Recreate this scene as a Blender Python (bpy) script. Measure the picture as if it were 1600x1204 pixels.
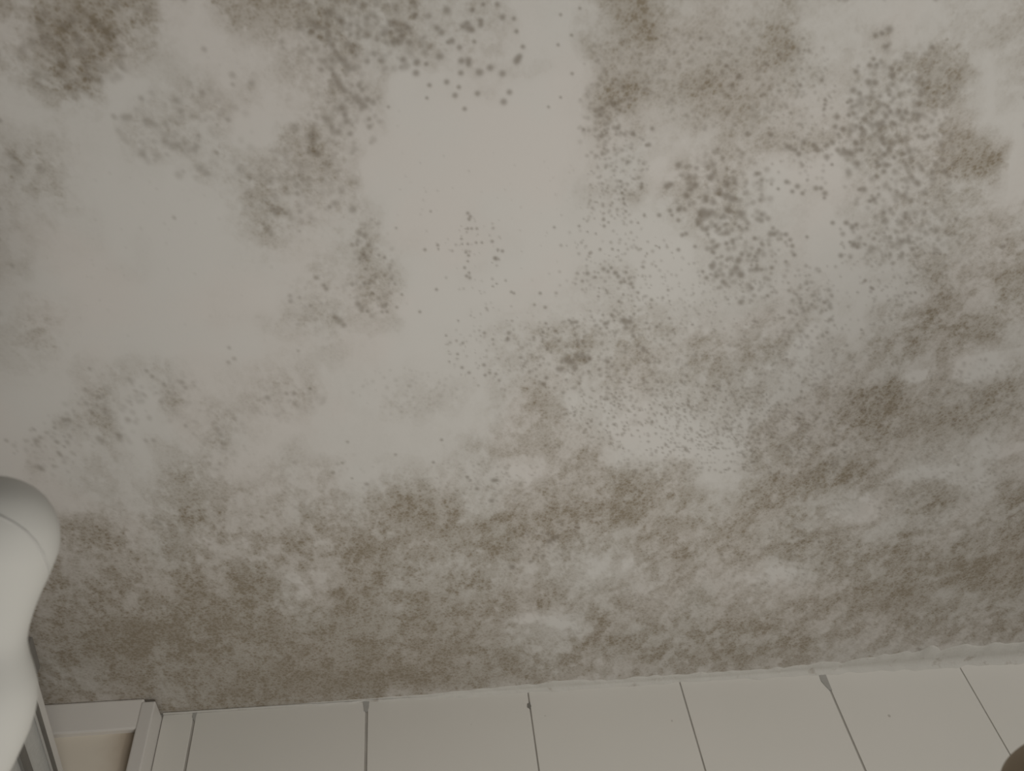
import bpy, bmesh, math
import numpy as np
from mathutils import Vector, Matrix
from mathutils.bvhtree import BVHTree

for o in list(bpy.data.objects):
    bpy.data.objects.remove(o)
SC = bpy.context.scene
COL = SC.collection

# ---------------------------------------------------------------- camera
YAW, PITCH, ROLL, FPX = 0.228583, 0.833352, -0.176349, 1250.0
H, D = 0.61444, 1.18437            # ceiling height above the camera, distance to the tiled wall
ZC = 2.5 - H                       # camera height above the floor
CEIL = 2.5
_f = Vector((math.sin(YAW)*math.cos(PITCH), math.cos(YAW)*math.cos(PITCH), math.sin(PITCH)))
_r = Vector((math.cos(YAW), -math.sin(YAW), 0)); _u = _r.cross(_f)
R_ = _r*math.cos(ROLL) + _u*math.sin(ROLL)
U_ = -_r*math.sin(ROLL) + _u*math.cos(ROLL)
F_ = _f
CAMPOS = Vector((0, 0, ZC))
cam = bpy.data.objects.new('camera', bpy.data.cameras.new('camera'))
COL.objects.link(cam)
cam.matrix_world = Matrix(((R_.x, U_.x, -F_.x, 0), (R_.y, U_.y, -F_.y, 0), (R_.z, U_.z, -F_.z, ZC), (0, 0, 0, 1)))
cam.data.sensor_width = 36
cam.data.lens = 36*FPX/1600
cam.data.clip_start = 0.01
cam.data.dof.use_dof = True
cam.data.dof.focus_distance = 0.98
cam.data.dof.aperture_fstop = 10.0
SC.camera = cam

# ---------------------------------------------------------------- light
wd = bpy.data.worlds.new('world'); SC.world = wd; wd.use_nodes = True
wd.node_tree.nodes['Background'].inputs['Color'].default_value = (0.95, 0.97, 1.0, 1)
wd.node_tree.nodes['Background'].inputs['Strength'].default_value = 0.13

def area(name, loc, target, size, power, colour):
    l = bpy.data.lights.new(name, 'AREA'); l.shape = 'DISK'; l.size = size; l.energy = power; l.color = colour
    o = bpy.data.objects.new(name, l); COL.objects.link(o); o.location = loc
    o.rotation_euler = (Vector(target)-Vector(loc)).to_track_quat('-Z', 'Y').to_euler()
    return o
area('ceiling_fill', (0.22, 0.34, 1.42), (0.15, 0.55, 2.5), 0.40, 4.9, (1.0, 0.975, 0.925))  # added unseen lamp; its falloff leaves the middle of the ceiling brightest
area('tile_fill', (2.05, -0.75, 1.80), (1.15, 1.18, 2.30), 0.7, 17, (1.0, 0.975, 0.93))  # unseen fill lamp added behind right to brighten the right-hand tiles
SC.view_settings.view_transform = 'Standard'
SC.view_settings.look = 'None'
SC.view_settings.gamma = 1
SC.view_settings.exposure = 0
SC.view_settings.use_curve_mapping = False

# ---------------------------------------------------------------- helpers
def ray(x, y):
    return R_*((x-800)/FPX) - U_*((y-602)/FPX) + F_
def on_wall(x, y, Y):                # point of the vertical plane y=Y seen at a photo position
    d = ray(x, y); return CAMPOS + d*(Y/d.y)
def on_level(x, y, Z):               # point of the horizontal plane z=Z seen at a photo position
    d = ray(x, y); return CAMPOS + d*((Z-ZC)/d.z)

def link(name, me, mat=None, parent=None):
    o = bpy.data.objects.new(name, me); COL.objects.link(o)
    if mat: me.materials.append(mat)
    if parent: o.parent = parent
    return o
def from_bm(name, bm, mat=None, parent=None, smooth=False):
    me = bpy.data.meshes.new(name); bmesh.ops.recalc_face_normals(bm, faces=bm.faces)
    bm.to_mesh(me); bm.free()
    if smooth:
        for p in me.polygons: p.use_smooth = True
    return link(name, me, mat, parent)
def add_box(bm, lo, hi, bev=0.0, mi=0):
    r = bmesh.ops.create_cube(bm, size=1); vs = r['verts']
    for v in vs:
        v.co = Vector([(lo[i]+hi[i])/2 + v.co[i]*(hi[i]-lo[i]) for i in range(3)])
    fs = set(f for v in vs for f in v.link_faces)
    for f in fs: f.material_index = mi
    if bev:
        es = set(e for v in vs for e in v.link_edges)
        bmesh.ops.bevel(bm, geom=list(es), offset=bev, segments=2, profile=0.6, affect='EDGES')
def structure(o): o['kind'] = 'structure'; return o
def tag(o, label, cat, group=None):
    o['label'] = label; o['category'] = cat
    if group: o['group'] = group
    return o

class NT:
    def __init__(s, name, rough=0.6, spec=0.4):
        s.m = bpy.data.materials.new(name); s.m.use_nodes = True; s.t = s.m.node_tree
        s.b = s.t.nodes['Principled BSDF']; s.b.inputs['Roughness'].default_value = rough
        s.b.inputs['Specular IOR Level'].default_value = spec
    def n(s, typ, **kw):
        n = s.t.nodes.new(typ)
        for k, v in kw.items():
            if k in n.inputs.keys(): n.inputs[k].default_value = v
            else: setattr(n, k, v)
        return n
    def l(s, a, b): s.t.links.new(a, b)
    def math(s, op, a, b=None):
        n = s.t.nodes.new('ShaderNodeMath'); n.operation = op
        for i, v in enumerate((a, b)):
            if v is None: continue
            if hasattr(v, 'links'): s.l(v, n.inputs[i])
            else: n.inputs[i].default_value = v
        return n.outputs[0]
    def mix(s, fac, a, b, blend='MIX'):
        n = s.t.nodes.new('ShaderNodeMix'); n.data_type = 'RGBA'; n.blend_type = blend
        for i, v in ((0, fac), (6, a), (7, b)):
            if hasattr(v, 'links'): s.l(v, n.inputs[i])
            else: n.inputs[i].default_value = v if i == 0 else (*v, 1)
        return n.outputs[2]
    def coords(s):
        return s.n('ShaderNodeTexCoord').outputs['Object']
    def noise(s, scale, detail=3, rough=0.55, vec=None):
        n = s.n('ShaderNodeTexNoise'); n.inputs['Scale'].default_value = scale
        n.inputs['Detail'].default_value = detail; n.inputs['Roughness'].default_value = rough
        s.l(vec or s.coords(), n.inputs['Vector']); return n.outputs['Fac']
    def ramp(s, fac, a, b):
        n = s.n('ShaderNodeMapRange'); n.interpolation_type = 'SMOOTHSTEP'
        s.l(fac, n.inputs['Value']); n.inputs['From Min'].default_value = a; n.inputs['From Max'].default_value = b
        return n.outputs['Result']
    def bump(s, h, strength, dist):
        n = s.n('ShaderNodeBump'); n.inputs['Strength'].default_value = strength; n.inputs['Distance'].default_value = dist
        s.l(h, n.inputs['Height']); s.l(n.outputs[0], s.b.inputs['Normal'])

def plain(name, c1, c2, scale=8, rough=0.5, spec=0.4, bump=0.0, bscale=300):
    m = NT(name, rough, spec)
    m.l(m.mix(m.noise(scale), c1, c2), m.b.inputs['Base Color'])
    if bump: m.bump(m.noise(bscale, 2), bump, 0.001)
    return m.m

# ---------------------------------------------------------------- the mould pattern of the ceiling
# A stain map measured on the ceiling: one row per 4 cm of the photo frame, 0 clean .. 9 fully overgrown.
ROWS = """
4676652145555665554311137843344222111223
3777651112445655544311146744456422422223
3767332111233632323221155445554324557612
2456112313123550111200156556653334556512
1122133331124430000000145345553234565311
2321134331145310000000132212443455555761
4421012333344300000000122145531113556871
3431000114544410000000123256631223455421
2211000003533320001000111135632213444333
2111010001221241101100111114543313433444
2110110001112242001000233224554311225435
1110000010012243000011223223544521125435
1310000011223222001122234433234411465563
2310000000112110011235655555354223455532
1112223112221111111234444445443224434224
1124523212331112221256233234342356754566
1244511242111111111244222212223457766655
2333422231121111113444421111145544554333
2434433421223112322224544431145676432334
3334444444333347763456667665666543256335
4445544554555557775777667655565542354346
4445555545565675545765444565665666666667
5555666667755677665445333554333455665887
5566667778645886776635555345545567887666
5566788887778887877632366566666655565556
5566677888888887787765766767777655433333
4444567889999999988765445554433333333333
4444467788888884433333333333333333333333
""".split()
G = np.array([[int(c) for c in r[:40]] for r in ROWS], float)
G[15:20, 0:6] -= 1.7
G[20:24, 0:5] += 1.0
G[24:28, 0:6] += 2.0
G[19:26, 34:40] += 0.2
G[6:12, 25:32] *= 0.60               # here the cover is made of single round colonies
G[2:10, 32:37] *= 0.66
G[0:7, 13:21] *= 0.72
G[9:13, 20:32] *= 0.60
G[13:16, 21:32] *= 0.80
G[9:13, 32:36] *= 0.8
G[3:9, 4:14] *= 0.85
G = np.maximum(G, 0)
STEP, X0, X1, Y0, Y1 = 2.2, -230, 1830, -230, 1150
px = np.arange(X0, X1, STEP); py = np.arange(Y0, Y1, STEP)
PX, PY = np.meshgrid(px, py)
NX, NY = len(px), len(py)
DX = R_.x*(PX-800)/FPX - U_.x*(PY-602)/FPX + F_.x
DY = R_.y*(PX-800)/FPX - U_.y*(PY-602)/FPX + F_.y
DZ = R_.z*(PX-800)/FPX - U_.z*(PY-602)/FPX + F_.z
CX = DX*H/DZ; CY = DY*H/DZ            # metres on the ceiling

_rng = np.random.RandomState(7)
TAB = _rng.rand(256, 256)
YN = np.where(CY > .5, .5+(CY-.5)*.62, CY)
def vnoise(x, y, s, off=0):
    x = x/s + off*17.3; y = y/s + off*9.1
    xi = np.floor(x).astype(int); yi = np.floor(y).astype(int)
    fx = x-xi; fy = y-yi; fx = fx*fx*(3-2*fx); fy = fy*fy*(3-2*fy)
    g = lambda a, b: TAB[(yi+b) % 256, (xi+a) % 256]
    return (g(0, 0)*(1-fx)+g(1, 0)*fx)*(1-fy) + (g(0, 1)*(1-fx)+g(1, 1)*fx)*fy
def fbm(s, octv=4, off=0, gain=0.55):
    a, t, w = np.zeros_like(CX), 0, 1.0
    for k in range(octv):
        # each octave turned so that the lattice never shows
        c, sn = math.cos(0.6*k+off), math.sin(0.6*k+off)
        a += w*vnoise(CX*c-YN*sn, CX*sn+YN*c, s, off+k); t += w; w *= gain; s *= 0.5
    return a/t
def sstep(a, b, x):
    t = np.clip((x-a)/(b-a), 0, 1); return t*t*(3-2*t)

w1 = (fbm(0.035, 3, 1)-.5); w2 = (fbm(0.035, 3, 2)-.5)
WX = PX + 60*w1; WY = PY + 60*w2*np.interp(PY, [0, 600, 1100], [1, .8, .4])
gx = np.clip(WX/40-0.5, 0, 38.999); gy = np.clip(WY/40-0.5, 0, 26.999)
ix = gx.astype(int); iy = gy.astype(int); fx = gx-ix; fy = gy-iy
fx = fx*fx*(3-2*fx); fy = fy*fy*(3-2*fy)
base = (G[iy, ix]*(1-fx)+G[iy, ix+1]*fx)*(1-fy) + (G[iy+1, ix]*(1-fx)+G[iy+1, ix+1]*fx)*fy
base = base/9.0
base = np.where(base < .35, base*(np.maximum(base, 1e-4)/.35)**.25, base)
mott = fbm(0.019, 5, 3, 0.72)
fine = fbm(0.007, 3, 5, 0.7)
m1 = sstep(0.41, 0.59, mott); m2 = sstep(0.3, 0.7, fine)
tex = 0.62*m1 + 0.38*m2
haze = np.exp(-(((PX-1080)/190)**2+((PY-110)/120)**2)**2)
haze = np.maximum(haze, np.exp(-(((PX-1500)/130)**2+((PY-700)/100)**2)**2)*.4)
amp = np.interp(base, [0, .12, .3, .6, .8, 1], [.25, .8, .85, .62, .36, .14])
amp = amp*(1-.65*haze)
stain = base*(1 + amp*(tex-0.5)*1.5)
stain = np.where(base < 0.09, stain*0.6, stain)

# softer edged patches (x, y, rx, ry, turn, strength) and clean islands (negative)
PATCH = [
 (1005,20,44,44,0,.30),(1222,66,20,36,-25,.32),(1206,88,24,14,0,.2),(1476,112,38,42,20,.25),(1508,247,52,44,0,.30),(965,152,50,30,0,.16),
 (1455,150,30,25,0,.15),(1100,130,30,26,0,.15),(1120,75,28,26,0,-.05),(1150,188,40,26,0,.15),(655,798,46,20,0,.2),(640,815,38,16,0,.28),(668,830,30,12,0,.25),
 (712,803,18,14,0,.25),(785,806,24,8,0,.3),(775,853,40,15,5,.32),(745,825,14,10,0,.2),(567,848,26,22,-30,.28),(560,868,24,18,0,.2),(578,905,28,30,0,.25),
 (890,563,22,8,0,.2),(912,558,14,8,0,.2),(975,800,45,20,-5,.3),(885,806,32,14,0,.22),(930,735,60,25,20,.12),(1035,770,40,22,0,.1),(1110,552,36,32,0,.16),
 (1112,572,20,22,0,.1),(1182,548,36,22,-10,.16),(1255,480,26,42,20,.14),(1462,420,24,22,0,.28),(1470,440,16,20,0,.15),(1592,432,20,26,20,.35),(1572,455,12,14,0,.25),
 (1478,475,34,20,-15,.25),(1452,495,16,18,0,.22),(1535,508,40,18,-12,.32),(1505,522,24,12,0,.22),(1430,522,26,14,0,.22),(1400,545,50,18,0,.12),(1475,555,14,26,10,.3),
 (1478,540,20,12,0,.12),(1310,560,40,12,-8,.16),(1220,530,20,16,0,.14),(1208,555,14,10,0,.1),(857,637,24,26,0,.25),(818,598,18,14,0,.2),(1362,640,30,20,0,.22),
 (1335,612,24,12,0,.12),(1392,615,13,26,0,.25),(1355,668,34,14,0,.2),(1490,665,60,11,-14,.25),(1560,640,40,16,0,.14),(1530,612,24,20,0,.1),(1335,740,44,9,-28,.33),
 (1225,760,20,16,0,.22),(1475,770,28,20,0,.28),(1450,785,24,12,-20,.2),(1580,770,20,24,0,.2),(1440,895,80,10,-12,.28),(1490,905,80,9,-14,.25),(1395,920,44,11,0,.25),
 (1345,916,26,5,5,.25),(1535,878,60,12,-10,.18),(1300,830,62,6,-8,.25),(1410,835,40,6,-8,.2),(1225,850,40,5,-8,.22),(1375,855,28,9,0,.18),(1400,875,20,7,0,.15),
 (1060,865,28,12,0,.2),(980,860,24,9,0,.1),(1170,840,30,10,0,.15),(155,40,40,8,45,.2),(100,60,35,8,60,.14),(120,120,30,26,0,.1),(60,40,26,8,50,.12),
 (190,8,34,12,0,.15),(370,4,40,9,0,.25),(490,236,22,10,0,.2),(430,333,26,10,10,.14),(55,528,26,17,0,.13),(160,640,34,30,0,.1),(270,615,26,10,40,.1),
 (300,985,70,24,0,.12),(255,1010,46,18,0,.12),(285,940,16,9,10,.2),(320,905,16,10,30,.2),(365,905,24,12,20,.2),(380,930,24,18,0,.14),(440,872,14,9,0,.2),
 (460,855,20,6,-35,.18),(530,955,40,9,0,.15),(425,935,18,10,0,.1),(600,1000,60,12,0,.06),(760,985,30,10,0,.14),(750,915,30,9,0,.2),(715,870,20,8,0,.15),
 (845,940,24,10,0,.2),(940,968,40,12,-8,.18),(975,918,22,7,0,.2),(1000,1030,34,8,-8,.2),(905,1045,28,6,-4,.3),(860,1035,40,7,0,.2),(820,1052,36,8,0,.25),
 (940,1000,40,10,0,.2),(1120,1022,50,8,-5,.25),(1180,985,24,14,0,.2),(1275,1015,14,6,0,.3),(1240,1000,30,12,0,.16),(1375,1009,14,4,0,.3),(1430,1003,16,4,0,.25),
 (540,925,34,10,0,.14),(500,905,20,7,0,.12),(350,840,20,10,0,.1),(510,810,26,8,0,.14),(475,805,6,60,0,.06),(110,905,16,12,0,.1),(210,870,22,14,0,.1),
 (330,805,26,16,20,.16),(300,802,22,12,0,.14),(355,848,14,5,0,.2),(275,745,14,12,0,.1),(1550,240,14,12,0,.2),
 # clean islands
 (1432,586,26,11,0,-.5),(1530,575,50,20,-15,-.35),(1500,560,14,10,0,-.2),(615,903,15,20,0,-.35),(480,902,34,11,0,-.35),(475,925,14,18,20,-.3),(870,972,50,8,8,-.32),
 (818,965,26,10,0,-.28),(882,1012,12,8,0,-.34),(850,1018,22,4,0,-.15),(940,1037,12,9,0,-.35),(830,1012,16,5,0,-.25),(1350,795,46,20,-10,-.3),(1545,700,50,22,-10,-.25),
 (1510,745,40,28,-20,-.25),(1440,740,60,10,-8,-.2),(950,885,44,16,-5,-.25),(840,885,26,10,0,-.2),(1220,895,24,14,0,-.3),(1010,915,20,12,0,-.15),(975,832,36,9,-6,-.25),
 (1252,540,14,34,40,-.4),(1150,520,60,14,0,-.12),(1060,690,110,22,6,-.22),(960,650,40,30,0,-.14),(1200,585,50,14,-15,-.2),(820,745,38,18,0,-.15),(1060,675,90,30,0,-.1),(890,610,10,26,0,-.2),(1480,925,40,10,0,-.15),(1570,945,24,10,0,-.1),(375,850,26,24,0,-.12),
 (320,842,16,8,0,-.2),(400,875,26,9,0,-.2),(720,815,10,4,0,-.2),(300,995,18,5,0,-.12),(680,880,50,5,-4,-.18),(615,835,16,6,0,-.3),(490,850,20,5,-10,-.2),
 (1500,935,60,14,0,-.1),(1180,905,20,5,0,-.2),(700,1002,10,12,0,-.12),(395,1012,16,4,0,-.12),(1080,1000,50,4,0,-.1),(910,995,10,6,0,-.25),(1110,770,50,20,0,-.08),
]
edge = (fbm(0.012, 4, 8, 0.65)-.5)
for (x, y, rx, ry, a, s) in PATCH:
    a = math.radians(a); R = max(rx, ry)*1.9
    j0, j1 = int((x-R-X0)/STEP), int((x+R-X0)/STEP)+1; i0, i1 = int((y-R-Y0)/STEP), int((y+R-Y0)/STEP)+1
    j0, i0 = max(j0, 0), max(i0, 0); sl = (slice(i0, i1), slice(j0, j1))
    dx = PX[sl]-x; dy = PY[sl]-y
    u = (dx*math.cos(a)+dy*math.sin(a))/rx; v = (-dx*math.sin(a)+dy*math.cos(a))/ry
    q = 1-np.sqrt(u*u+v*v) + 1.5*edge[sl]
    mk = sstep(-0.2, 0.3, q)
    if s >= .25:
        stain[sl] = np.maximum(stain[sl] + .35*s*mk, (.42+.75*s+(.07 if y > 730 else 0))*mk*(.88+.24*m2[sl]))
    else:
        stain[sl] += s*mk*(0.8+0.4*m2[sl])*.8
stain = np.clip(stain*1.0, 0, 1.1)

# single colonies (x, y, r) on the photo, then scattered fine ones
DOTS = [(585,84,6),(630,93,6),(651,98,6),(650,114,6),(666,100,4),(687,88,7),(698,128,5),(721,95,6),(732,94,6),(732,100,5),(720,114,5),(717,136,4),(711,149,5),
(749,113,7),(766,106,6),(785,115,6),(746,146,5),(787,159,6),(726,170,4),(667,153,3),(724,41,6),(733,44,7),(738,47,5),(730,36,5),(751,32,5),(751,39,5),(785,27,6),
(777,7,5),(706,64,6),(700,66,4),(718,74,5),(683,44,6),(690,51,6),(629,57,6),(620,47,5),(636,43,5),(611,52,4),(601,52,6),(698,16,7),(648,24,6),(738,16,5),(755,7,4),(565,10,7),
(573,28,7),(533,33,7),(518,19,8),(512,18,5),(597,96,5),(574,96,5),(506,96,7),(502,109,5),(796,144,5),(741,65,4),(607,167,3),(671,133,4),(512,55,6),(514,64,7),(519,72,6),
(524,82,7),(531,90,6),(538,96,8),(544,104,7),(552,107,6),(518,108,5),(522,117,6),(527,126,7),(532,134,7),(538,141,6),(556,151,7),(562,158,8),(568,165,7),(574,155,6),
(583,160,6),(561,132,5),(566,140,5),(534,168,5),(539,178,6),(541,189,6),(577,186,4),(577,198,5),(489,224,6),(483,236,6),(495,240,6),(485,213,7),(461,199,7),(528,206,7),
(547,209,5),(518,198,5),(490,37,8),(497,43,6),(472,4,8),(487,50,6),(440,65,5),(442,75,4),(145,34,7),(152,37,7),(160,44,7),(168,52,8),(176,57,7),(189,73,6),(190,85,6),
(120,56,8),(124,64,6),(130,80,8),(90,73,8),(97,79,6),(77,57,7),(221,154,5),(319,77,5),(315,145,6),(356,187,5),(363,117,6),(364,132,4),(393,130,6),(276,157,6),
(282,173,6),(230,190,7),(240,194,7),(258,222,7),(270,228,8),(278,226,6),(303,233,6),(308,228,5),(312,262,7),(322,270,7),(223,239,6),(25,263,9),(19,245,7),(62,263,7),
(178,182,5),(195,183,6),(338,238,4),(310,212,4),(60,40,7),(70,22,8),(50,65,7),(35,80,7),(112,30,7),(180,8,8),(230,15,7),(140,120,8),(134,100,7),(92,116,6),
(807,96,6),(812,88,5),(809,92,6),(807,49,4),(817,73,4),(872,70,3),(906,13,3),(876,23,3),(803,29,4),(876,152,2.5),(857,167,2.5),(893,55,3),(894,115,3),
(1155,120,6),(1135,103,4),(1095,60,4),(1060,258,6),(1072,305,6),(1042,291,6),(1048,288,5),(1110,278,6),(1002,292,4),(1003,287,3),(1086,290,6),(1080,296,5),
(1143,311,7),(1137,305,5),(1168,209,5),(1183,271,4),(1014,226,4),(1010,227,3),(1019,201,4),(990,210,4),(912,202,3),(939,170,5),(939,180,4),(958,162,6),(966,200,4),
(981,253,4),(969,283,2.5),(971,292,2.5),(972,301,2.5),(974,310,2.5),(975,317,2),(1250,133,4),(1284,125,4),(1338,112,5),(1359,102,5),(1365,92,4),(1370,101,4),
(1383,73,5),(1389,46,7),(1378,52,5),(1368,55,5),(1357,128,6),(1367,129,6),(1395,118,5),(1333,141,6),(1343,146,5),(1329,157,5),(1324,160,3),(1362,175,4),(1370,194,6),
(1377,193,6),(1338,197,5),(1345,200,4),(1351,186,6),(1308,183,5),(1326,180,4),(1305,198,5),(1317,202,5),(1310,210,4),(1256,222,5),(1230,229,5),(1235,231,5),
(1242,234,5),(1248,240,5),(1272,227,5),(1277,234,5),(1292,227,5),(1301,223,5),(1309,234,5),(1292,245,5.5),(1346,234,4.5),(1337,222,5),(1322,238,6),(1330,240,5),
(1318,233,4),(1340,255,4.5),(1300,257,3),(1397,246,4),(1386,258,5),(1381,268,5),(1370,276,4),(1378,217,6),(1381,224,5),(1389,233,5),(1444,215,5),(1450,212,4),
(1205,211,5),(1229,284,4.5),(1246,291,5),(1238,299,4),(1254,302,4),(1275,294,5),(1283,294,4),(1289,302,5),(1288,309,3),(1365,311,4.5),(1360,314,3.5),(1343,296,4),
(1370,253,4),(1434,286,6),(1289,156,3),(1289,163,3),(1288,170,3),(1216,295,3),(1391,175,5),(1385,181,5),(1410,185,6),(1416,176,5),(1435,180,5),(1404,175,6),
(1301,348,4),(1322,348,4.5),(1332,354,5),(1338,351,4),(1333,383,5),(1340,386,4),(1328,378,3),(1314,399,4.5),(1565,386,3.5),(1569,384,3),(1494,342,4),(1210,366,4),
(1228,366,4),(1241,398,4),(1206,418,4),(1238,384,4),(1261,370,3),(1361,449,3),(1364,451,3),(1417,442,2.5),(1430,457,2.5),(1346,515,2.5),(1352,438,3),
(1066,367,4),(1072,365,4),(1060,390,3.5),(1091,350,4.5),(1118,352,4.5),(1104,358,5),(1106,366,3.5),(1030,336,4),(1047,329,4),(1050,336,3),(1060,328,4),
(1060,344,4),(1100,333,9),(1106,335,7),(1094,332,6),(1131,338,6),(1126,340,3),(1136,327,6),(1141,330,5),(1179,372,4),(1086,385,3.5),(1113,393,4),(1120,384,4),
(1135,380,3.5),(1145,375,4),(1150,418,6),(1157,428,7),(1143,428,5),(1130,440,5),(1104,434,4),(1098,424,3),(1157,472,5),(1186,390,4),(1183,420,5),(1175,450,4),
(943,343,3),(944,353,3),(866,355,2.5),(905,353,2.5),(931,365,2),(918,362,2),(997,348,2.2),(978,330,2.5),(957,389,2.5),(938,389,2),(966,391,2),(921,396,2.2),(1005,417,3),
(1011,396,2),(1025,384,2),(1030,386,2),(997,457,2.8),(947,453,2.3),(936,450,2),(974,460,2.5),(967,471,2.5),(935,463,2.3),(1044,453,2.5),(1046,470,2),(1046,497,3),
(1026,510,3),(1082,507,2.6),(955,491,2.6),(942,492,2.5),(991,490,2.8),(992,478,2),(901,503,3.5),(889,500,2.5),(853,505,2.6),(857,513,2),(898,523,3),(848,519,2.8),
(848,530,2.6),(803,458,2.5),(844,458,3),(835,476,2.5),(852,480,3),(918,427,4),(910,439,3),(930,433,3),(943,420,4),(950,424,3.5),(955,418,3),(961,426,4),(966,432,4),
(970,441,3.5),(978,425,3),(986,443,4),(976,440,3),(989,449,3),(1018,468,3),(1018,480,2),(884,562,7),(893,565,7),(875,577,6),(903,556,6),(912,558,6),(921,560,5),
(898,575,6),(978,503,6),(973,500,5),(985,502,5),(978,512,5),(949,565,4),(945,505,4),(948,512,3),(903,538,3.5),(911,536,3),(990,525,4),(997,540,4),(1005,545,5),
(854,590,4),(850,600,4),(905,599,3),(920,580,3),(936,577,3),(885,593,3),(855,545,3),(861,550,2.5),
(775,404,4),(773,403,3),(785,392,3),(778,390,2.5),(664,390,3),(684,383,2.8),(685,389,2),(682,452,2.8),(656,487,2.8),(731,333,3),(735,338,3),(733,342,3),(731,357,2.5),
(737,357,2.5),(745,357,2.5),(731,381,2.3),(721,373,2.3),(722,381,2),(744,379,2.3),(753,379,2.3),(769,377,3),(728,394,2.6),(732,399,2.6),(731,408,2.3),(726,418,2.6),
(729,431,3),(734,434,3),(733,426,2.5),(619,356,2.3),(673,330,2),(770,447,2),(776,443,2),(790,438,2),(756,570,3.5),(715,553,2.6),(716,501,2),(697,524,2.2),(723,536,2.5),
(702,565,2),(722,574,3),(733,582,3),(765,582,3),(775,584,3),(758,586,3),(780,594,2.5),(799,456,2.5),(795,520,4),(793,530,4),(757,520,3),(770,530,2.5),
(587,433,3),(571,420,3),(567,397,5),(572,402,5),(562,404,4),(559,376,3.5),(558,382,3),(562,364,5),(570,368,5),(576,384,4),(592,398,3),(601,402,3),(550,443,4),
(570,443,4),(577,443,3.5),(582,458,3.5),(559,475,5),(565,481,5),(574,486,3),(599,478,5),(604,475,3.5),(597,487,3),(605,487,3),(620,480,3),(612,435,2.5),(617,443,3),
(628,460,2.5),(506,446,4),(510,451,4),(494,434,4),(524,496,5),(530,501,6),(537,508,5),(466,548,3),(485,607,3),(448,615,3.5),(460,614,3.5),(460,630,4),(418,622,5),
(424,325,6),(430,331,7),(436,327,5),(445,333,5),(412,350,4),(418,357,5),(424,365,5),(469,330,5),(468,361,3),(551,327,7),(515,323,4),(453,462,4),(454,470,4),(485,477,3),
(468,465,3),(602,945,0.1),(140,576,3.5),(272,340,3.5),(19,415,3.5),(358,543,3.5),(366,560,4),(357,566,4),(283,597,5),(290,605,4),(238,588,4),(229,579,4),(256,600,4),
(57,688,6),(63,683,4),(62,730,6),(66,733,5),(92,707,4),(95,711,4),(85,668,3),(100,655,5),(108,655,4),(105,690,4),(88,690,4),(10,688,4),(135,630,5),(155,620,4),
(200,655,5),(155,685,6),(185,680,5),(290,665,4),(340,670,5),(345,680,5),(350,693,5),(228,688,4),(240,688,4),(573,756,4),(535,723,3),(550,747,2.5),(618,710,3),
(677,722,3),(690,687,3),(543,690,3),(460,722,3.5),(771,750,5),(776,750,4),(768,782,5),(745,763,4),(730,745,3),(735,750,2.5),(520,738,4),(245,815,5),(250,818,4),
(1250,260,0.1),(864,842,5),(870,838,5),(858,846,5),(849,868,4),(829,877,4),(800,885,6),(1437,1014,4),(1441,1017,4)]
# regions of scattered colonies (cx, cy, rx, ry, count, r, strength)
SCAT = [(570,50,110,70,110,6,.42),(540,180,60,60,50,5.5,.3),(115,85,85,75,80,6.5,.28),(290,205,110,75,60,6,.2),(460,290,100,60,80,6,.22),(580,420,40,80,55,4,.28),
(500,480,60,60,25,4,.16),(740,400,55,60,26,2.2,.3),(1130,300,80,70,110,5,.34),(1170,400,70,70,100,4.5,.36),(1405,240,95,120,190,5,.32),(1450,120,60,50,60,5,.2),
(1375,150,40,90,40,5,.3),(1255,180,60,130,110,3,.26),(1130,110,130,100,150,4,.26),(950,190,50,70,70,4,.26),(965,250,50,55,60,3,.32),(965,310,60,40,50,2.4,.36),
(955,420,100,90,110,2.6,.32),(1090,460,130,60,120,2.3,.28),(1255,480,50,70,80,3.5,.3),(1380,450,110,90,150,2.6,.28),(950,560,140,70,230,3,.34),
(1060,650,180,60,430,2.3,.42),(1120,700,80,40,110,2.3,.4),(1235,700,90,60,170,2.8,.32),(775,540,80,70,95,2.2,.3),(1500,390,90,70,110,3,.2),(1350,640,110,90,120,3,.25),
(1400,370,90,50,80,4.5,.3),(1030,730,70,25,70,2.2,.3),(860,845,70,35,90,2.6,.34),(1240,870,120,50,170,2.4,.3),(1440,720,150,70,190,2.4,.25),(165,640,70,60,60,4.5,.22),
(80,695,60,50,40,4,.24),(260,620,60,40,35,4,.2),(450,630,60,30,40,4,.18),(340,690,50,60,30,4,.18),(740,760,80,50,90,2.2,.25),(1200,560,140,60,150,2.6,.26),
(970,120,60,80,80,3.5,.2),(900,750,120,60,160,2.4,.25),(640,610,90,40,50,3,.15),(1530,620,90,60,120,3,.24),(850,330,250,120,60,1.8,.2),(1250,620,150,60,160,2.4,.3),
(1300,780,130,60,160,2.5,.22),(1400,970,200,40,260,2.6,.2),(1000,940,200,60,260,2.6,.2),(450,760,220,60,150,3,.14),(1500,800,100,60,160,2.5,.2),(300,330,400,300,90,2.6,.12)]
dots = np.zeros_like(stain)
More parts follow.
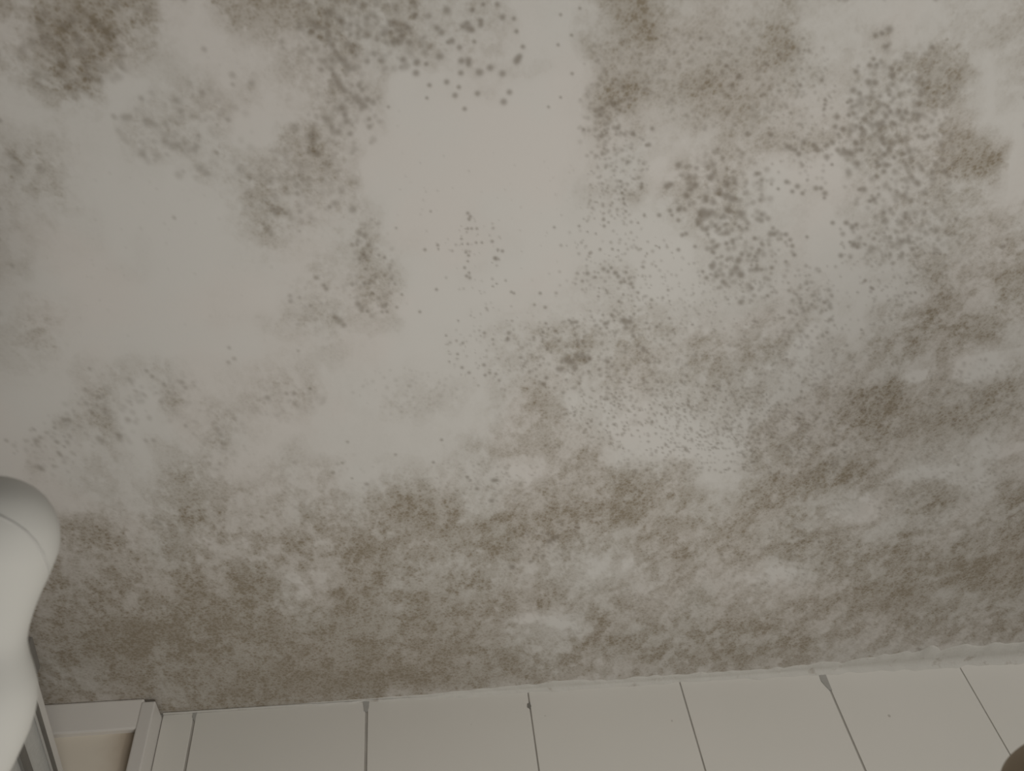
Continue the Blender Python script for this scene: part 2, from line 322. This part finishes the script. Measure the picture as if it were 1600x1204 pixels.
def splat(x, y, r, s):
    # round on the ceiling; seen flatter further away; colonies at the near left have grown into slanted dashes
    sq = float(np.interp(y, [0, 400, 700, 1000], [1.0, .95, .8, .55])); st = float(np.interp(x, [150, 560], [1.35, 1.0]))
    R = r*2.6*st; j0, j1 = int((x-R-X0)/STEP), int((x+R-X0)/STEP)+2; i0, i1 = int((y-R-Y0)/STEP), int((y+R-Y0)/STEP)+2
    if j0 < 0 or i0 < 0: return
    sl = (slice(i0, i1), slice(j0, j1)); dx = PX[sl]-x; dy = (PY[sl]-y)/sq
    u = (dx+dy)*.7071/st; v = (dx-dy)*.7071*st**.5
    d = np.exp(-((u*u+v*v)/(r*r))**1.35)*s
    dots[sl] = dots[sl] + d*(1-np.clip(dots[sl], 0, 1))
rg = np.random.RandomState(11)
for (x, y, r) in DOTS:
    splat(x, y, r*.95, .78 if x > 620 else (.62 if x > 480 else .45))
for (cx, cy, rx, ry, n, r, s) in SCAT:
    for k in range(int(n*1.5)):
        a = rg.rand()*6.283; q = rg.rand()**.6
        splat(cx+rx*q*math.cos(a), cy+ry*q*math.sin(a), r*(.55+.6*rg.rand()), s*(.65+.9*rg.rand())*(1.15 if cx > 620 else .8))
for k in range(2600):       # outside the framed area the mould goes on the same way
    x = rg.uniform(X0+20, X1-20); y = rg.uniform(Y0+20, 900)
    if 0 < x < 1600 and y > 0: continue
    splat(x, y, rg.uniform(3, 6), rg.uniform(.2, .6))
warm = fbm(0.09, 3, 21)

me = bpy.data.meshes.new('ceiling')
XX = np.clip(CX, -1.3, 2.2); YY = np.minimum(CY, D+0.004)
vv = np.zeros((NX*NY+8, 3), np.float32)
vv[:NX*NY, 0] = XX.ravel(); vv[:NX*NY, 1] = YY.ravel(); vv[:NX*NY, 2] = CEIL
a, b, z0, z1 = (-1.3, -1.6), (2.2, D+.1), CEIL+.0006, CEIL+.12
vv[NX*NY:] = [(a[0], a[1], z0), (b[0], a[1], z0), (b[0], b[1], z0), (a[0], b[1], z0), (a[0], a[1], z1), (b[0], a[1], z1), (b[0], b[1], z1), (a[0], b[1], z1)]
i, j = np.meshgrid(np.arange(NY-1), np.arange(NX-1), indexing='ij')
q = (i*NX+j).ravel()
faces = np.stack([q, q+1, q+NX+1, q+NX], 1)
n0 = NX*NY
extra = np.array([(0, 1, 2, 3), (7, 6, 5, 4), (0, 4, 5, 1), (1, 5, 6, 2), (2, 6, 7, 3), (3, 7, 4, 0)]) + n0
faces = np.concatenate([faces, extra]).astype(np.int32)
me.vertices.add(len(vv)); me.vertices.foreach_set('co', vv.ravel())
me.loops.add(faces.size); me.loops.foreach_set('vertex_index', faces.ravel())
me.polygons.add(len(faces)); me.polygons.foreach_set('loop_start', np.arange(0, faces.size, 4, dtype=np.int32))
me.update(calc_edges=True); me.validate()
att = me.attributes.new('mould', 'FLOAT_COLOR', 'POINT')
ca = np.zeros((len(vv), 4), np.float32); ca[:, 3] = 1
ca[:n0, 0] = stain.ravel(); ca[:n0, 1] = np.clip(dots, 0, 1).ravel(); ca[:n0, 2] = warm.ravel()
ca[n0:, 0] = 0.3; ca[n0:, 2] = 0.5
att.data.foreach_set('color', ca.ravel())

WALLPAINT = (0.640, 0.612, 0.570)
m = NT('mouldy_ceiling_paint', 0.85, 0.2)
at = m.n('ShaderNodeAttribute', attribute_name='mould')
sep = m.n('ShaderNodeSeparateColor'); m.l(at.outputs['Color'], sep.inputs[0])
gn = m.noise(420, 3, 0.6); gn2 = m.noise(130, 3, 0.6)
base_c = m.mix(m.ramp(sep.outputs[2], .35, .65), (0.635, 0.615, 0.581), (0.643, 0.611, 0.575))
mul = m.math('ADD', 0.70, m.math('MULTIPLY', gn, 0.6))
st = m.math('MULTIPLY', sep.outputs[0], mul)
vg = m.n('ShaderNodeTexVoronoi'); vg.inputs['Scale'].default_value = 170; m.l(m.coords(), vg.inputs['Vector'])
vg2 = m.n('ShaderNodeTexVoronoi'); vg2.inputs['Scale'].default_value = 330; m.l(m.coords(), vg2.inputs['Vector'])
grain = m.math('ADD', m.math('MULTIPLY', m.ramp(vg.outputs['Distance'], .55, .12), .42), m.math('MULTIPLY', m.ramp(vg2.outputs['Distance'], .55, .12), .34))
st = m.math('MULTIPLY', st, m.math('ADD', 0.70, m.math('ADD', m.math('MULTIPLY', grain, .66), m.math('MULTIPLY', gn2, 0.14))))
c = m.mix(st, base_c, (0.276, 0.234, 0.176))
c = m.mix(m.math('MULTIPLY', sep.outputs[1], 0.70), c, (0.165, 0.134, 0.098))
m.l(c, m.b.inputs['Base Color'])
m.bump(m.noise(260, 3), 0.12, 0.0006)
ceiling = structure(link('ceiling', me, m.m))

# ---------------------------------------------------------------- walls and floor
JX0, SP = -0.28612, 0.25
XL = on_wall(257, 1107, D).x                       # where the tiling starts beside the window
grout_m = plain('grout', (0.27, 0.25, 0.22), (0.44, 0.42, 0.385), 25, 0.9, 0.1)
tm = NT('glazed_wall_tile', 0.22, 0.5)
tn = tm.noise(7, 2)
tc = tm.mix(tn, (0.590, 0.573, 0.522), (0.615, 0.588, 0.545))
vo = tm.n('ShaderNodeTexVoronoi'); vo.inputs['Scale'].default_value = 13; vo.inputs['Randomness'].default_value = 1
tm.l(tm.coords(), vo.inputs['Vector'])
spk = tm.ramp(vo.outputs['Distance'], 0.040, 0.022)
tc = tm.mix(tm.math('MULTIPLY', spk, 0.5), tc, (0.25, 0.22, 0.18))
tm.l(tc, tm.b.inputs['Base Color']); tm.bump(tm.noise(9, 2), 0.05, 0.004)
tile_m = tm.m
wm = plain('painted_wall', (0.50, 0.47, 0.42), (0.55, 0.52, 0.47), 4, 0.8, 0.2)

bm = bmesh.new()
add_box(bm, (-1.3, D+0.0016, 0), (2.2, D+0.12, CEIL+.0), mi=1)
gw = {0: .0036, 1: .0040, 2: .0022, 3: .0024, 4: .0034, 5: .0020}
TH = 0.33
edges = [XL] + [JX0+SP*k for k in range(0, 11)]
for k in range(len(edges)-1):
    xa, xb = edges[k], min(edges[k+1], 2.2)
    ga = 0 if k == 0 else gw.get(k-1, .0034); gb = gw.get(k, .0034)
    top = 2.5-0.0015
    z = top
    while z > 0.02:
        lo = max(z-TH, 0.0)
        add_box(bm, (xa+ga/2, D, lo+.0015), (xb-gb/2, D+0.01, z-.0015), bev=.0009, mi=0)
        z -= TH
wall = from_bm('wall_back', bm)
wall.data.materials.append(tile_m); wall.data.materials.append(grout_m)
structure(wall)

bm = bmesh.new(); add_box(bm, (-1.42, -1.6, 0), (-1.3, D+.12, CEIL)); structure(from_bm('wall_left', bm, wm))
bm = bmesh.new(); add_box(bm, (-1.42, -1.6, -.1), (2.2, D+.12, 0)); structure(from_bm('floor', bm, plain('floor_tile', (.42, .40, .37), (.48, .46, .42), 3, .35)))

# uneven plaster filler squeezed into the joint of ceiling and tiles
filler_m = NT('plaster_filler', 0.8, 0.2)
fn = filler_m.ramp(filler_m.noise(45, 4, .65), .56, .74)
fc = filler_m.mix(filler_m.math('MULTIPLY', fn, .55), (0.54, 0.52, 0.475), (0.30, 0.25, 0.20))
filler_m.l(fc, filler_m.b.inputs['Base Color']); filler_m.bump(filler_m.noise(120, 4), .5, .002)
KN = [(-.331, .0006, .001), (-.20, .0012, .0015), (-.10, .003, .0025), (0.02, .005, .003), (.10, .009, .004), (.17, .016, .004), (.25, .020, .004), (.34, .016, .003),
      (.46, .018, .004), (.58, .016, .005), (.66, .022, .005), (.72, .028, .006), (.80, .040, .006), (.90, .050, .007), (1.02, .055, .008), (1.2, .055, .01), (1.6, .05, .01), (2.19, .04, .01)]
bm = bmesh.new(); xs = np.arange(-.331, 2.19, .004); rows = []
r3 = np.random.RandomState(3); nz = np.interp(xs, np.arange(-.4, 2.3, .013), r3.randn(208)[:len(np.arange(-.4, 2.3, .013))])
nz2 = np.interp(xs, np.arange(-.4, 2.3, .02), r3.randn(len(np.arange(-.4, 2.3, .02))))
for x, n1, n2 in zip(xs, nz, nz2):
    w = np.interp(x, [k[0] for k in KN], [k[1] for k in KN])*(1+.13*n1); h = np.interp(x, [k[0] for k in KN], [k[2] for k in KN])*(1+.25*n2)
    t = max(.0012, .05*w)
    rows.append([bm.verts.new((x, D-w, CEIL+.0004)), bm.verts.new((x, D-w*.93, CEIL-t*.8)), bm.verts.new((x, D-w*.45, CEIL-t*1.2-.0006*n1*.5)),
                 bm.verts.new((x, D-.0035, CEIL-t-h*.35)), bm.verts.new((x, D-.0022, CEIL-h-t*.6)), bm.verts.new((x, D+.002, CEIL-h-t*.8-.001))])
for A, B in zip(rows, rows[1:]):
    for k in range(5): bm.faces.new((A[k], A[k+1], B[k+1], B[k]))
filler = structure(from_bm('trim_1', bm, filler_m.m, smooth=True))
tag(filler, 'uneven white plaster filler along the joint between mouldy ceiling and tiles', 'filler'); del filler['category']

# smear of grey grout at the head of one joint
def smear(pts, t, mat, name):
    bm = bmesh.new(); top = [bm.verts.new((p.x, D-t, p.z)) for p in pts]; bot = [bm.verts.new((p.x+(.0004), D+.001, p.z)) for p in pts]
    bm.faces.new(top)
    for k in range(len(top)):
        bm.faces.new((top[k], top[(k+1) % len(top)], bot[(k+1) % len(top)], bot[k]))
    return from_bm(name, bm, mat, wall)
sm_m = plain('grey_grout_smear', (.30, .29, .265), (.38, .365, .34), 60, .9, .1)
smear([on_wall(x, y, D) for x, y in [(1276,1048),(1283,1046),(1288,1047),(1291,1056),(1295,1066),(1300,1078),(1296,1078),(1289,1071),(1283,1064),(1280,1055)]], .0008, sm_m, 'grout_smear')
smear([on_wall(x, y, D) for x, y in [(824,1099),(828,1098),(830,1103),(828,1107),(824,1105)]], .0008, plain('dark_grout', (.16,.15,.13), (.2,.19,.17), 60, .9, .1), 'grout_smear')
smear([on_wall(x, y, D) for x, y in [(302,1110),(309,1110),(307,1116),(304,1126),(300,1120)]], .0004, sm_m, 'grout_smear')
smear([on_wall(x, y, D) for x, y in [(567,1095),(577,1095),(576,1106),(573,1112),(569,1111)]], .0006, sm_m, 'grout_smear')

# ---------------------------------------------------------------- window by the corner
def structure_empty(name, loc):
    o = bpy.data.objects.new(name, None); COL.objects.link(o); o.location = loc; o.empty_display_size = .05; return structure(o)
def child(name, bm, mat, root, smooth=False):
    o = from_bm(name, bm, mat, root, smooth); o.matrix_parent_inverse = Matrix.Translation(-root.location); return o
frame_m = plain('white_painted_frame', (0.655, 0.63, 0.58), (0.675, 0.64, 0.60), 6, .4)
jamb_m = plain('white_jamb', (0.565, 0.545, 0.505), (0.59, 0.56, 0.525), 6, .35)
win = structure_empty('window_1', (-.7, D, 1.0))
YH = D-0.047
xr = on_wall(219, 1100, YH).x+.004; zb = on_wall(150, 1142, YH).z; zb2 = on_wall(212, 1138, YH).z
bm = bmesh.new(); add_box(bm, (-1.28, YH, (zb+zb2)/2), (xr, D+.003, CEIL-.0005), bev=.0025); child('frame_head', bm, frame_m, win)
# the side piece with its narrow edge profile
YJ = YH-.001
xj0 = on_wall(219, 1106, YJ).x; xj1 = XL
bm = bmesh.new()
add_box(bm, (xj0, YJ, .9), (xj1-.001, D+.003, CEIL-.006), bev=.002)
child('frame_side', bm, jamb_m, win)
YP = YH+.011
bm = bmesh.new(); add_box(bm, (-1.28, YP, .9), (xj0+.004, D+.003, zb+.02))
pm = NT('beige_pane', .55, .3)
pn = pm.noise(5, 3); pcol = pm.mix(pn, (.66, .60, .50), (.69, .63, .54))
tcx = pm.n('ShaderNodeSeparateXYZ'); pm.l(pm.coords(), tcx.inputs[0])
corner_shade = pm.math('MULTIPLY', pm.ramp(pm.math('ADD', tcx.outputs[0], pm.math('MULTIPLY', pm.noise(20, 3), .04)), xj0-.035, xj0+.02),
               pm.ramp(tcx.outputs[2], zb-.12, zb-.005))
pm.l(pm.mix(pm.math('MULTIPLY', corner_shade, .7), pcol, (.30, .22, .15)), pm.b.inputs['Base Color'])  # brownish shading of the upper right corner painted into the pane colour
child('pane', bm, pm.m, win)

# ---- casement leaf opened into the room, its top edge seen as a slanting white rail
Bp = on_wall(113, 1250, D-.05); ZT = Bp.z
Ap = on_level(42, 1000, ZT)
dirv = (Ap-Bp); L = dirv.length; dirn = dirv.normalized()
side = Vector((0, 0, 1)).cross(dirn).normalized()
if side.x > 0: side = -side                      # side points away from the visible edge
sash = bpy.data.objects.new('casement_leaf', None); COL.objects.link(sash)
SM = Matrix(((dirn.x, side.x, 0, Bp.x), (dirn.y, side.y, 0, Bp.y), (0, 0, 1, ZT), (0, 0, 0, 1)))
sash.matrix_world = SM
tag(sash, 'white framed window leaf with stippled panel, opened inward at the bottom left corner', 'window leaf')
bm = bmesh.new()
TT = .010                                         # visible thickness of the top edge
HL = .9
add_box(bm, (0, 0, -.015), (L, TT*2.2, 0), bev=.0015)
add_box(bm, (0, 0, -HL), (L, TT*2.2, -HL+.040), bev=.002)
add_box(bm, (0, 0, -HL+.04), (.036, TT*2.2, -.012), bev=.002)
add_box(bm, (L-.036, 0, -HL+.04), (L, TT*2.2, -.012), bev=.002)
from_bm('leaf_frame', bm, plain('white_leaf_frame', (.50, .485, .45), (.53, .51, .48), 9, .4), sash)
bm = bmesh.new(); add_box(bm, (.034, .006, -HL+.038), (L-.034, .012, -.0142))
from_bm('stippled_panel', bm, plain('stippled_glass', (.36, .355, .33), (.47, .465, .44), 160, .5, .4, .5, 220), sash)['label'] = 'stippled grey panel'
bm = bmesh.new(); add_box(bm, (.03, -.0014, -.0175), (L-.03, .002, -.0147)); add_box(bm, (.03, -.0014, -.066), (L-.03, .002, -.058))
from_bm('gasket', bm, plain('dark_gasket', (.12, .11, .10), (.16, .15, .13), 40, .8, .2), sash)['label'] = 'dark rubber gasket'
bm = bmesh.new(); add_box(bm, (L-.054, -.0045, -.006), (L+.002, .010, .003), bev=.0008)
from_bm('dark_seal', bm, bpy.data.materials['dark_gasket'], sash)['label'] = 'dark seal at the free end'

# ---------------------------------------------------------------- rounded white fixture close to the camera
DIST = 0.40
def cam_pt(x, y, d): return CAMPOS + ray(x, y)*d
S = DIST/FPX
prof = [(743,3),(744,20),(747,38),(753,55),(763,72),(779,89),(800,102),(825,110),(850,111),(870,108),(890,101),(910,93),(935,82),(960,73),(985,66),(1005,63),
        (1025,66),(1045,72),(1070,78),(1095,79),(1120,75),(1145,68),(1165,60),(1185,51),(1205,42),(1222,30),(1234,16),(1240,3)]
AX = -28                                     # photo column of its axis
bm = bmesh.new(); rings = []
pts = []
for (y0, r0), (y1, r1) in zip(prof, prof[1:]):
    for t in (0, .5): pts.append((y0+(y1-y0)*t, r0+(r1-r0)*t))
pts.append(prof[-1]); NSEG = 72
cy = 900
axis_c = cam_pt(AX, cy, DIST)
fd = F_
for (y, r) in pts:
    ring = []
    for k in range(NSEG):
        a = 2*math.pi*k/NSEG
        ring.append(bm.verts.new(Vector((r*S*math.cos(a), r*S*.85*math.sin(a), -(y-cy)*S))))
    rings.append(ring)
for A, B in zip(rings, rings[1:]):
    for k in range(NSEG): bm.faces.new((A[k], A[(k+1) % NSEG], B[(k+1) % NSEG], B[k]))
bm.faces.new(rings[0]); bm.faces.new(rings[-1][::-1])
bmesh.ops.smooth_vert(bm, verts=bm.verts, factor=.5, use_axis_x=True, use_axis_y=True, use_axis_z=True)
fix = bpy.data.objects.new('shower_head', None); COL.objects.link(fix)
fix.matrix_world = Matrix(((R_.x, F_.x, U_.x, axis_c.x), (R_.y, F_.y, U_.y, axis_c.y), (R_.z, F_.z, U_.z, axis_c.z), (0, 0, 0, 1)))
tag(fix, 'smooth white rounded plastic fixture with a narrow waist, blurred at the left edge', 'shower fixture')
bvh = BVHTree.FromBMesh(bm); INV = Matrix(((R_.x, F_.x, U_.x, axis_c.x), (R_.y, F_.y, U_.y, axis_c.y), (R_.z, F_.z, U_.z, axis_c.z), (0, 0, 0, 1))).inverted()
white_m = plain('white_plastic', (.40, .392, .365), (.42, .41, .38), 5, .6, .12)
from_bm('body', bm, white_m, fix, True)
# seam running over the bulb
crv = [(-120,822),(-90,806),(-60,800),(-30,801),(0,808),(20,818),(40,832),(56,849),(68,868),(75,886),(80,905),(84,925)]
bm = bmesh.new(); path = []
for k in range(len(crv)-1):
    for t in np.linspace(0, 1, 6, endpoint=False):
        x = crv[k][0]+(crv[k+1][0]-crv[k][0])*t; y = crv[k][1]+(crv[k+1][1]-crv[k][1])*t
        iw = INV @ CAMPOS; dw = (INV.to_3x3() @ ray(x, y)).normalized(); hit = bvh.ray_cast(iw, dw)
        if hit[0] is not None: path.append(hit[0])
prev = None
for k, p in enumerate(path):
    tn_ = (path[min(k+1, len(path)-1)]-path[max(k-1, 0)]).normalized(); up = Vector((0, 1, 0)); sd = tn_.cross(up).normalized()
    ring = [bm.verts.new(p + (sd*math.cos(q)+up*math.sin(q)*.5)*.0009) for q in [i*math.pi/4 for i in range(8)]]
    if prev:
        for i in range(8): bm.faces.new((prev[i], prev[(i+1) % 8], ring[(i+1) % 8], ring[i]))
    prev = ring
from_bm('seam', bm, plain('grey_seam', (.36, .35, .33), (.40, .39, .36), 20, .7), fix, True)['label'] = 'fine grey seam line'

# ---------------------------------------------------------------- dark rounded rod end at the other corner
DR = .42; SR = DR/FPX
rod = bpy.data.objects.new('rod_end', None); 
bm = bmesh.new(); rings = []
p0 = cam_pt(1682, 1262, DR)
ax = (R_*.80 - U_*1.0 - F_*0.25).normalized()
s1 = ax.orthogonal().normalized(); s2 = ax.cross(s1)
for t, r in [(-62, 2), (-60, 22), (-54, 38), (-44, 50), (-28, 60), (0, 66), (40, 68), (120, 68), (240, 68), (600, 68)]:
    rings.append([bm.verts.new(p0 + ax*t*SR*1.6 + (s1*math.cos(q)+s2*math.sin(q))*r*SR*1.6) for q in [i*math.pi/24 for i in range(48)]])
for A, B in zip(rings, rings[1:]):
    for k in range(48): bm.faces.new((A[k], A[(k+1) % 48], B[(k+1) % 48], B[k]))
bm.faces.new(rings[0]); bm.faces.new(rings[-1][::-1])
bpy.data.objects.remove(rod)
rod = from_bm('rod_end', bm, plain('dark_brown_wood', (.29, .235, .17), (.36, .29, .21), 30, .6, .3), None, True)
tag(rod, 'dark brown rounded rod end, blurred in the bottom right corner', 'rod')
